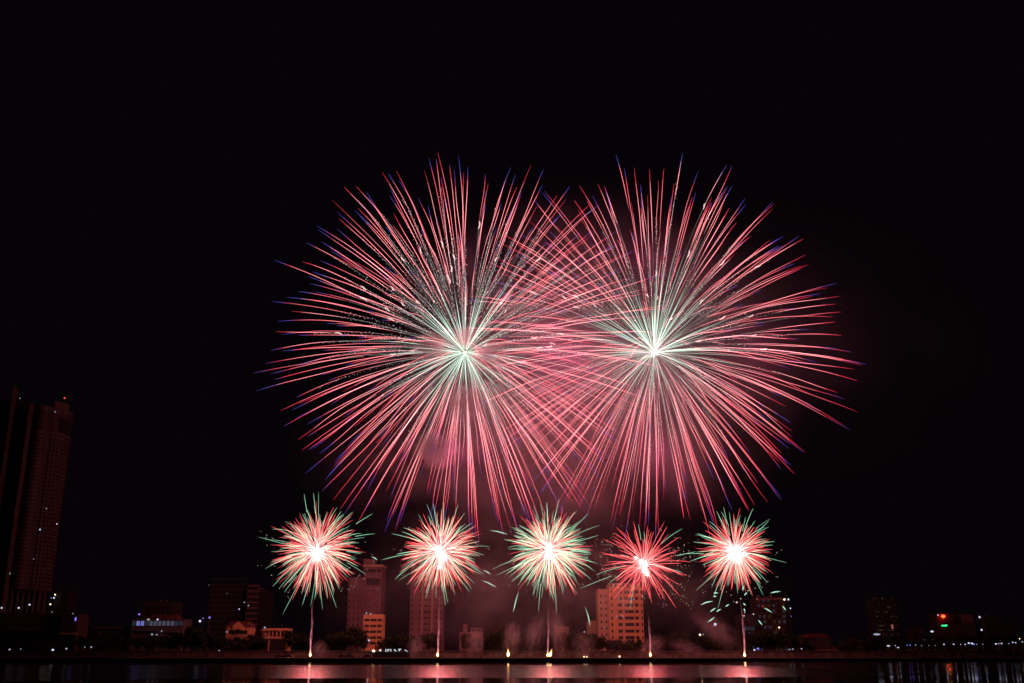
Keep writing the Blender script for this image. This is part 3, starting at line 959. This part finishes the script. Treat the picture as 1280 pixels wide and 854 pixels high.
# ------------------------------------------------------------------ parked cars
def make_car(key):
    e = empty('parked_car', (0, 0, 0))
    prof = [(-2.15, .35), (2.15, .35), (2.2, .75), (1.9, .92), (1.05, .98), (.5, 1.42), (-.95, 1.45), (-1.65, 1.0), (-2.15, .95)]
    MB().yprism(prof, -.85, .85).build('body', M[key], e)
    MB().yprism([(.93, 1.0), (.46, 1.36), (-.9, 1.39), (-1.45, 1.02)], -.87, -.853).build('side_window', M['glass'], e)
    for sx in (-1.35, 1.35):
        for sy in (-.88, .7):
            m = MB()
            m.add(*[(lambda n=12, r_=.33: ([(r_ * math.cos(2 * math.pi * j / n), yy, r_ * math.sin(2 * math.pi * j / n)) for yy in (0, .18) for j in range(n)],
                                          [tuple(range(n)), tuple(reversed(range(n, 2 * n)))] + [(j, n + j, n + (j + 1) % n, (j + 1) % n) for j in range(n)]))()][0])
            m.build('wheel', M['tyre'], e, (sx, sy, .33))
    for sy in (-.6, .6):
        MB().box(-2.2, -2.152, sy - .15, sy + .15, .68, .85).build('tail_light', M['tail'], e)
        MB().box(2.16, 2.2, sy - .15, sy + .15, .62, .76).build('headlight', M['glass'], e)
    return e


car = make_car('paint')
cars = [(349.5, 'paint', 'dark car parked by the wall below the terrace house, left of a close pair'), (360, 'paint', 'dark car parked by the wall below the terrace house, right of a close pair'), (428, 'paint', 'dark car parked by the wall under the tall trees, left of a close pair'),
        (437.5, 'paint', 'dark car parked by the wall under the tall trees, right of a close pair'), (459, 'paint', 'dark car parked by the wall below the orange block')]
for i, (x, key, lab) in enumerate(cars):
    c = car if i == 0 else copy_tree(car)
    p = at(x, 819, 531)
    c.location = (p.x, 531 + (i % 2) * .3, GZ)
    c.rotation_euler = (0, 0, R((1, 180, -1, 2, 181)[i]))
    tag(c, lab, 'car', 'cars parked along the embankment wall')

# ------------------------------------------------------------------ fireworks
RED = (1.0, 0.05, 0.10)
PALE = (1.5, .70, .72)
BLUE = (0.10, 0.075, 0.50)
GREEN = (0.42, 0.62, 0.50)
SILV = (0.42, 0.36, 0.34)
rnd = random.Random(11)


def lerp(a, b, t):
    return tuple(p_ + (q_ - p_) * t for p_, q_ in zip(a, b))


def mul(a, s):
    return tuple(p_ * s for p_ in a)


def sphere_dirs(n, g):
    """directions spread over the sphere, unevenly as stars of a shell are"""
    out = []
    off = g.random()
    for i in range(n):
        d = Vector((0, 0, 0))
        z = 1 - 2 * (i + .5) / n
        a = i * 2.399963 + off * 6.28
        q_ = math.sqrt(1 - z * z)
        d = Vector((q_ * math.cos(a), q_ * math.sin(a), z)) + Vector((g.gauss(0, 1), g.gauss(0, 1), g.gauss(0, 1))) * (1.1 / math.sqrt(n))
        out.append(d.normalized())
    g.shuffle(out)
    return out


def finish_burst(e, trails, name, limit=100):
    """trails: (size, MB). The largest 100 are parts of their own, the rest one part"""
    trails.sort(key=lambda t_: -t_[0])
    for s_, m in trails[:limit]:
        m.build(name, M['spark'], e)
    if len(trails) > limit:
        m = MB()
        for s_, t_ in trails[limit:]:
            m.add(t_.v, t_.f, 0, t_.c)
        m.build(name, M['spark'], e)['kind'] = 'stuff'


def burst_light(e, loc, power, col, rad):
    ld = bpy.data.lights.new('burst_light', 'POINT')
    ld.energy = power
    ld.color = col
    ld.shadow_soft_size = rad
    o = bpy.data.objects.new('burst_light', ld)
    COL.objects.link(o)
    o.parent = e
    o.location = loc


def core_star(e, r, col, nsp, g, name='core'):
    m = MB()
    m.ball((0, 0, 0), r, 0, 10, 8, col=col)
    for d in sphere_dirs(nsp, g):
        L = r * g.uniform(1.8, 3.6)
        m.tube([d * r * .5, d * L * .6, d * L], [r * .22, r * .12, r * .02], [col, mul(col, .7), mul(col, .15)], n=4)
    m.build(name, M['spark'], e)


def big_burst(cx, cy_, Y, Rm, n, seed, label, upglit, blue=.75):
    g = random.Random(seed)
    c = at(cx, cy_, Y)
    e = empty('large_firework', c, label, 'firework', 'large red firework bursts')
    trails = []
    for d in sphere_dirs(n, g):
        Rr = Rm * (g.uniform(.91, 1.03) if g.random() < .68 else g.uniform(.5, 1.03))
        if d.z < -.4:
            Rr *= .96
        kk = g.uniform(.9, 1.12)
        lift, drop = .145 * Rr, .165 * Rr * kk
        wob = Vector((g.gauss(0, 1), g.gauss(0, 1), g.gauss(0, 1))) * .032 * Rr

        side = d.cross(Vector((g.gauss(0, 1), g.gauss(0, 1), g.gauss(0, 1)))).normalized() * g.uniform(.1, .75)
        wf, wp = g.uniform(7, 16), g.uniform(0, 6.28)

        def pos(s_):
            return d * Rr * s_ + Vector((0, 0, lift * s_ - drop * s_ * s_)) + wob * s_ * s_ + side * (math.sin(s_ * wf + wp) * s_)
        up = d.z > -.12
        green_end = g.triangular(.2, .66, .32) if g.random() < .33 else 0
        red0 = g.uniform(.36, .76) if up else g.triangular(.16, .66, .34)
        if green_end and g.random() < .6:
            red0 = max(red0, green_end + .02)
        blue0 = g.uniform(.88, .96)
        br = g.uniform(.55, 1.15)
        tipblue = g.random() < blue
        m = MB()
        # pale green inner part
        if green_end:
            ss = [.02 + (green_end - .02) * i / 6 for i in range(7)]
            gb = g.uniform(.6, 1.5)
            cols = [mul(GREEN, gb * (.2 + 1.15 * math.sin(math.pi * min(1, .18 + i / 7)))) for i in range(7)]
            m.tube([pos(s_) for s_ in ss], [.06 + .09 * math.sin(3.1 * i / 6) for i in range(7)], cols, n=4)
        # faint thread joining it to the red part
        if green_end < red0 - .04 and red0 > .3 and g.random() < .85:
            s0 = max(green_end, g.uniform(.2, .38))
            th = mul(SILV, g.uniform(.3, .8) if g.random() < .78 else g.uniform(1.0, 2.0))
            m.tube([pos(s0 + (red0 - s0) * i / 4) for i in range(5)], .095, [mul(th, .5 + .5 * i / 4) for i in range(5)], n=3)
        # grains of silver glitter left along the way
        if g.random() < (upglit if up else .18):
            s_ = max(.32, green_end * .9)
            s1 = red0 + g.uniform(.02, .16)
            while s_ < s1:
                s_ += g.uniform(.005, .02)
                q_ = pos(s_) + Vector((g.gauss(0, .4), g.gauss(0, .4), g.gauss(-.2, .4)))
                m.octa(q_, g.uniform(.09, .22), mul(SILV, g.uniform(.5, 2.2)), sz=1.6)
        # red part and the violet blue tip
        N = 12
        ss, cols, rad = [], [], []
        for i in range(N + 1):
            s_ = red0 + (1 - red0) * i / N
            ss.append(s_)
            t_ = (s_ - red0) / (1 - red0)
            cc = mul(RED, br * min(1, .12 + 2.2 * t_))
            if not up and t_ < .35:
                cc = lerp((.55, .28, .27), cc, t_ / .35)
            if tipblue and s_ > blue0:
                cc = lerp(cc, BLUE, min(1, (s_ - blue0) / .03))
            cols.append(cc)
            rad.append((.13 if s_ < blue0 else .10) * (1 if i < N else .25) * (.6 + .4 * min(1, 4 * t_ + .1)))
        m.tube([pos(s_) for s_ in ss], rad, cols, n=5)
        th = mul(PALE, g.uniform(.3, 1.45))
        m.tube([pos(s_) for s_ in ss[:-2]], .068, [mul(th, min(1, .15 + i * .28) * (1 if i < 7 else 1 - (i - 7) * .25)) for i in range(N - 1)], n=4)
        # a tumbling white ember where some stars change colour
        if g.random() < .1 and up:
            q0 = pos(red0)
            a0_ = g.uniform(0, 6.28)
            dn = (pos(min(1, red0 + .05)) - q0).normalized()
            pts = [q0 + dn * (j - 2) * .8 + Vector((math.cos(a0_ + j), 0.3 * math.sin(j), math.sin(a0_ + j))) * .35 for j in range(6)]
            m.tube(pts, [.1, .25, .34, .36, .3, .1], [(1.0, .62, .6)] * 6, n=4)
        pr = math.hypot(d.x, d.z)
        trails.append((pr * (1 if green_end else .8), m))
    finish_burst(e, trails, 'spark_trail')
    return e, g


BD = 540.0
RB = 106.0
e, g = big_burst(581, 441, BD, RB * 1.03, 460, 5, 'left of the two large red fireworks, with black gaps above its green centre', .75)
core_star(e, .95, (1.5, 1.15, .6), 14, g)
burst_light(e, (0, -24, 0), 30000, (1, .19, .26), 1.0)  # extra lamp added in front of the core to light the smoke puffs
PINK = (1.0, .12, .34)
for d in ((.55, 0, 0), (-.55, 0, 0), (0, 0, .55), (0, 0, -.55), (0, -.55, 0.05)):
    burst_light(e, Vector(d) * RB, BIG_POWER, PINK, 8.0)
e, g = big_burst(818, 441, BD + 14, RB * 1.02, 450, 23, 'right of the two large red fireworks, with a bright white star centre', .4, .4)
core_star(e, 1.45, (2.2, 1.9, 1.5), 22, g)
burst_light(e, (0, -16, 0), 8000, (1, .13, .30), 1.4)  # extra lamp added in front of the star core
for d in ((.55, 0, 0), (-.55, 0, 0), (0, 0, .55), (0, 0, -.55), (0, -.55, 0.05)):
    burst_light(e, Vector(d) * RB, BIG_POWER, PINK, 8.0)

SRED = (1.35, 0.13, 0.15)
SGRN = (0.33, 0.72, 0.46)
HOT = (1.0, .64, .60)


def small_burst(cx, cy_, Y, Rpx, nred, ngrn, seed, label, core=1.0, hotlen=.42, ragged=.12, glit=70, corepts=None, lightcol=(1, .125, .16), pw=1.0, gfar=1.25):
    g = random.Random(seed)
    c = at(cx, cy_, Y)
    e = empty('small_firework', c, label, 'firework', 'small red and green firework bursts')
    hotlen *= .8
    Rm = Rpx * Y / F * 1.03
    trails = []
    for kind, n in (('r', int(nred * 1.35)), ('g', int(ngrn * 1.7))):
        for d in sphere_dirs(n, g):
            f = g.uniform(1 - ragged * 1.5, 1 + ragged)
            if kind == 'g':
                f *= g.uniform(.8, gfar) * (1.12 if g.random() < .2 else 1)
            Rr = Rm * f
            drop = Rr * g.uniform(.09, .2) * (1.35 if kind == 'g' else 1.0)
            lift = Rr * (.10 if kind == 'r' else .16)
            wob = Vector((g.gauss(0, 1), g.gauss(0, 1), g.gauss(0, 1))) * .085 * Rr
            org = Vector((g.gauss(0, 1), g.gauss(0, 1), g.gauss(0, 1.4))) * .035 * Rm
            m = MB()
            N = 11
            s0 = g.uniform(.06, .3) if kind == 'r' else g.uniform(.25, .7)
            base = SRED if kind == 'r' else SGRN
            br = g.uniform(.6, 1.15)
            pts, cols, rad = [], [], []
            for i in range(N + 1):
                s_ = s0 + (1 - s0) * i / N
                pts.append(org + d * Rr * s_ + Vector((0, 0, lift * s_ - drop * s_ * s_)) + wob * s_ * s_)
                hot = max(0.0, 1 - s_ / (hotlen * (1 if kind == 'r' else .8)))
                cc = lerp(mul(base, br), HOT, min(1, hot * 1.25) ** 1.3)
                if kind == 'r' and s_ < .8:
                    cc = lerp(cc, (.9, .45, .38), .35 * (1 - s_ / .8))
                if kind == 'g' and s_ < .75:
                    cc = lerp(cc, (.55, .6, .45), .5 * (1 - s_ / .75))
                fade = 1.0 if s_ < .85 else 1 - .45 * (s_ - .85) / .15
                cols.append(mul(cc, fade))
                rad.append((.115 if kind == 'r' else .105) * (.75 + .4 * math.sin(math.pi * min(1, s_ * .9))) * (1 if i < N else .3))
            m.tube(pts, rad, cols, n=4)
            trails.append((math.hypot(d.x, d.z) * f * (1.1 if kind == 'g' else 1), m))
    finish_burst(e, trails, 'spark_trail')
    # white hot heart
    m = MB()
    for (ox, oz, r) in (corepts or [(0, 0, 1.0)]):
        m.ball((ox, 0, oz), r * core * .8, 0, 10, 8, col=mul(HOT, 26))
        for d in sphere_dirs(26, g):
            L = r * core * g.uniform(1.8, 4.2)
            m.tube([Vector((ox, 0, oz)) + d * q_ for q_ in (r * core * .5, L * .6, L)], [r * core * .26, r * core * .15, .03], [HOT, mul(HOT, .6), mul(HOT, .15)], n=4)
    m.build('core', M['heart'], e)
    # crackling glitter around it
    m = MB()
    for _ in range(glit):
        a, rr_ = g.uniform(0, 6.283), Rm * g.uniform(.85, 1.35)
        el = g.uniform(-1, .55)
        q_ = Vector((rr_ * math.cos(a), g.uniform(-.5, .5) * Rm, rr_ * .95 * el))
        if g.random() < .5:
            q_ = q_.normalized() * rr_
        for _ in range(g.choice((1, 1, 2, 3))):
            q2 = q_ + Vector((g.gauss(0, .5), g.gauss(0, .5), g.gauss(0, .5)))
            m.octa(q2, g.uniform(.1, .24), mul((.85, .68, .58), g.uniform(.2, .9)))
    m.build('glitter', M['spark'], e)['kind'] = 'stuff'
    burst_light(e, (0, 0, 0), SMALL_POWER * pw, lightcol, 8.0)
    return e


SD = 522.0
BURSTS = [
    (396, 689, 50, 190, 120, 31, 'leftmost small firework, white hearted with red and long green trails', dict(core=1.9, corepts=[(0, 0, 1), (.6, -3.2, .7), (1.5, -1.2, .8)], hotlen=.55, glit=60)),
    (551, 690, 46, 180, 120, 32, 'second small firework from the left, in front of the slab tower', dict(core=1.6, corepts=[(0, -.8, 1), (-1.6, 1.8, .7), (1.8, -3, .8), (-.5, -7.5, .5)], hotlen=.62, glit=25)),
    (686, 689, 47, 130, 210, 33, 'middle small firework, mostly green trails around a white heart', dict(core=1.9, corepts=[(0, 0, 1), (.4, -2.2, .8), (.6, 2.8, .4)], hotlen=.55, glit=20, lightcol=(1, .16, .18))),
    (805, 705, 45, 125, 10, 34, 'fourth small firework, ragged and almost all red among white glitter', dict(core=1.15, corepts=[(-1.2, 1, 1), (.8, -.5, .9), (.2, -2.8, 1), (1.2, -5, .7), (-4, 3, .5)], hotlen=.36, ragged=.3, glit=230, pw=.6, lightcol=(1, .12, .16))),
    (919, 692, 42, 190, 90, 35, 'rightmost small firework, red with a few long green trails', dict(core=2.2, corepts=[(0, 0, 1), (.5, -1.5, .9), (-.8, 1.8, .8)], hotlen=.6, glit=30, gfar=1.3)),
]
for (x, y, rp, nr, ng, sd, lab, kw) in BURSTS:
    small_burst(x, y, SD, rp, nr, ng, sd, lab, **kw)

# a dying burst of green dashes below the rightmost small firework
c = at(930, 752, SD + 3)
fd = empty('fading_firework', c, 'scatter of short mint green dashes of a dying burst below the rightmost small firework', 'firework')
dd = [((875.5, 756.5), (883, 753), (891.5, 751.5)), ((887.5, 765), (891, 762.5), (895, 760)), ((895.5, 765), (898, 763), (901.5, 761.5)), ((884.5, 778), (889, 775), (893.5, 771.5)),
      ((907, 758.5), (909, 757), (911.5, 755.5)), ((963, 741.5), (969, 740), (976, 739.5)), ((955, 760), (960, 762.5), (965, 766)), ((978, 757.5), (980, 760), (982.5, 763)), ((948, 775), (950, 778), (953, 781.5)),
      ((929, 754), (930.5, 755.5), (932, 757)), ((930.5, 744.5), (932, 742.5), (934, 740.5)), ((892, 741.5), (895, 741.3), (898, 741.5)), ((892, 746), (894, 745.5), (895.5, 746)), ((928, 738), (929, 735), (929.3, 732)),
      ((930, 760.5), (930.6, 763), (931.2, 765))]
for d3 in dd:
    pts = [at(x, y, SD + 3) - c for x, y in d3]
    MB().tube([pts[0], (pts[0] + pts[1]) / 2, pts[1], (pts[1] + pts[2]) / 2, pts[2]], [.1, .26, .3, .26, .08], [(.2, .42, .3), (.42, .75, .58), (.5, .85, .66), (.42, .75, .58), (.2, .4, .3)], n=5).build('spark_trail', M['spark'], fd)
m = MB()
for (x, y, r) in ((921, 753, .5), (926, 748.5, .34), (914, 744, .25), (917, 752, .2), (930, 770, .4), (942, 768, .3), (935, 738.5, .3), (902, 737, .2), (908, 740, .2), (946, 749, .2), (931, 766, .25), (879, 741, .25), (882, 739.5, .2)):
    m.octa(at(x, y, SD + 3) - c, r, (.8, .62, .5))
m.build('glitter', M['spark'], fd)['kind'] = 'stuff'
# stray green ends well outside the middle bursts
for (lab, d3) in (('lone green spark falling left below the middle small firework', ((648.5, 739), (645, 750), (641.5, 765))), ('lone green spark falling right below the middle small firework', ((731, 758), (735, 769), (737.5, 782))),
                  ('lone green spark right of the leftmost small firework', ((464, 696), (468, 697.5), (471.5, 700))), ('long lone green spark right of the second small firework', ((601.5, 725.5), (610, 728.5), (620, 734))),
                  ('short lone green spark right above the second small firework', ((603, 712.5), (608, 714.5), (613, 718))), ('green spark left above the middle small firework', ((611.5, 663), (622, 664.5), (634, 668)))):
    c = at(*d3[1], SD)
    pts = [at(x, y, SD) - c for x, y in d3]
    o = MB().tube([pts[0], (pts[0] + pts[1]) / 2, pts[1], (pts[1] + pts[2]) / 2, pts[2]], [.06, .2, .26, .26, .1], [(.12, .25, .18), (.25, .5, .36), (.4, .7, .54), (.45, .75, .58), (.3, .5, .4)], n=5).build('stray_spark', M['spark'])
    o.location = c
    tag(o, lab, 'spark')

# rising tails from the quay, each over its launch flame
LAUNCH = [((387.6, 821.5), (388.2, 800), (389.4, 785), (389.8, 765), (391.5, 745), 'rising pink tail below the leftmost small firework'),
          ((547.5, 821.5), (547.6, 800), (548.2, 785), (548.8, 768), (549.5, 742), 'rising pink tail below the second small firework'),
          ((684.6, 820.5), (685, 800), (685.2, 785), (685, 770), (684.8, 752), 'rising pink tail below the middle small firework'),
          ((812.8, 820.5), (812.6, 805), (811.8, 790), (810.8, 778), (809.8, 764), 'rising pink tail below the ragged red firework'),
          ((931, 819.5), (930, 800), (928.6, 783), (927.2, 768), (925.8, 748), 'rising pink tail below the rightmost small firework')]
FY = 516.0
fl_g = random.Random(8)
for i, L in enumerate(LAUNCH):
    base = at(*L[0], FY)
    base.z = GZ + .5
    e = empty('rising_tail', base, L[5], 'firework tail', 'rising firework tails')
    P5 = [at(x, y, FY) - base for x, y in L[:5]]
    P5[0] = Vector((0, 0, 0))
    st_ = (1.0, .9, .7, .8, .9)[i]
    for s in range(2):
        pts, cols, rad = [], [], []
        n = 26
        for j in range(n + 1):
            t = j / n * 4
            a = min(3, int(t))
            q_ = P5[a].lerp(P5[a + 1], t - a)
            w_ = math.sin(j * (.55 + .2 * s) + i + s * 2.2) * (.05 + .13 * j / n)
            pts.append(q_ + Vector((w_ + s * .5 * math.sin(math.pi * j / n), 0, 0)))
            u = j / n
            cc = lerp((1.7, 1.0, .55), (1.0, .27, .34), min(1, u * 7))
            cols.append(mul(cc, st_ * (1 - u) ** 1.1 * (1 if s == 0 else .55) * (.75 + .25 * math.sin(j * 1.3 + s))))
            rad.append((.34 - .2 * u) * (1 if s == 0 else .7))
        MB().tube(pts, rad, cols, n=5).build('tail_strand' if s else 'tail_core', M['spark'], e)  # both strands are the glowing double tail, the second one fainter


def launch_flame(x, y, size, lab, lean=0.0, power=500):
    b = at(x, y, FY - 1)
    e = empty('launch_flame', (b.x, FY - 1, GZ), lab, 'flame', 'launch flames on the quay')
    m = MB()
    m.tube([(0, 0, 0), (0, 0, .9)], .18, n=8)
    m.box(-.45, .45, -.3, .3, 0, .12)
    m.build('mortar_tube', M['metal'], e)
    m = MB()
    for k in range(5):
        hh = size * fl_g.uniform(.7, 1.2)
        ox = fl_g.gauss(0, .12)
        m.tube([(ox, 0, .85), (ox + lean * hh * .3, 0, .85 + hh * .25), (ox * 1.6 + lean * hh * .7, 0, .85 + hh * .6), (ox * 2 + lean * hh, fl_g.gauss(0, .1), .85 + hh)],
               [.22 * size ** .5, .34 * size ** .5, .2, .03], [(2.4, 1.5, .6), (2.0, 1.2, .45), (1.2, .5, .15), (.3, .08, .02)], n=6)
    m.build('flame', M['spark'], e)
    burst_light(e, (0, -.6, 1.6 + size * .4), power, (1, .62, .3), .5)


for (x, y, s, lab, ln) in ((387.6, 821.5, 1.5, 'launch flame at the foot of the leftmost rising tail', 0), (547, 821.5, 1.6, 'launch flame at the foot of the second rising tail', -.1), (635.5, 820.5, 2.4, 'yellow launch flame with no tail above it, between second and middle tails', .0),
                           (684.2, 821, 1.2, 'launch flame at the foot of the middle rising tail', 0), (687.2, 820.5, 2.6, 'slanting launch flame just right of the middle rising tail', .28), (813, 821, 1.5, 'launch flame at the foot of the fourth rising tail', 0), (931, 820, 1.6, 'launch flame at the foot of the rightmost rising tail', 0)):
    launch_flame(x, y, s * 1.35, lab, ln, 40 if 'no tail' in lab else 80)

# ------------------------------------------------------------------ smoke
def smoke(x, y, Y, rx, ry, rz, density, label, rot=0.0, **kw):
    density *= 4.0
    """a closed lumpy cloud of scattering smoke; sizes in metres"""
    m = MB().ball((0, 0, 0), 1.0, 0, 20, 12)
    o = m.build('smoke', smoke_mat('smoke_air', density, **kw))
    o.location = at(x, y, Y)
    o.scale = (rx, ry, rz)
    o.rotation_euler = (0, rot, 0)
    tag(o, label, 'smoke', kind='stuff')
    return o


smoke(735, 455, 565, 135, 60, 120, .0095, 'broad pink lit smoke hanging between and behind the two large fireworks', scale=3.2, lo=.34, hi=.66, seed=1.0, soft=.95)
smoke(640, 560, 560, 130, 50, 70, .0040, 'red smoke drifting under the large fireworks', scale=3.4, lo=.38, hi=.68, seed=2.0, soft=.9)
for (x, y, r, d, sd, lab) in ((540, 437, 13, .035, 3, 'brown pink smoke puff left of the green centre of the left large firework'), (580, 421, 10, .03, 4, 'pale smoke puff just above the centre of the left large firework'), (612, 447, 13, .035, 5, 'pink smoke puff right of the centre of the left large firework'),
                              (583, 503, 13, .035, 6, 'pink smoke puff below the centre of the left large firework'), (546, 562, 14, .03, 7, 'lowest pink smoke puff under the left large firework')):
    smoke(x, y, 531, r, r * .7, r * .9, d * 3, lab, scale=1.9, lo=.36, hi=.56, seed=sd, soft=.8)
smoke(670, 742, 548, 140, 26, 48, .0046, 'dim red smoke bank above the trees under the small fireworks', scale=3.4, lo=.36, hi=.68, seed=8.0, soft=.9, stretch=(1.9, 1, .75))
smoke(985, 420, 575, 130, 50, 95, .0016, 'thin dark red smoke drifting away right of the large fireworks', scale=2.0, lo=.3, hi=.75, seed=9.0, soft=.95)
for (x, y, rx, rz, d, rot, sd, lab) in ((640, 799, 6, 11, .03, .15, 11, 'smoke plume rising from the yellow launch flame with no tail'), (668, 795, 7, 13, .018, .3, 12, 'smoke plume left of the middle rising tail'), (697, 792, 6, 14, .018, -.2, 13, 'smoke plume right of the middle rising tail'),
                                        (593, 802, 6, 9, .02, .2, 14, 'small smoke plume right of the second rising tail'), (519, 808, 5, 7, .02, .4, 15, 'small smoke plume left of the second rising tail'), (815, 808, 9, 6, .02, -.5, 16, 'low smoke plume around the fourth rising tail'), (729, 806, 8, 8, .014, .5, 17, 'thin smoke left of the ochre tower'),
                                        (400, 812, 6, 5, .02, .6, 18, 'low smoke by the leftmost launch flame'), (898, 790, 20, 8, .012, .62, 19, 'slanting smoke drifting left from the rightmost launch flame'), (858, 810, 12, 5, .014, .3, 20, 'low smoke between the fourth and rightmost launch flames')):
    smoke(x, y, 524, rx, 5, rz, d * 1.7, lab, rot, scale=2.6, lo=.36, hi=.6, seed=sd, soft=.85, stretch=(1.4, 1, .8))
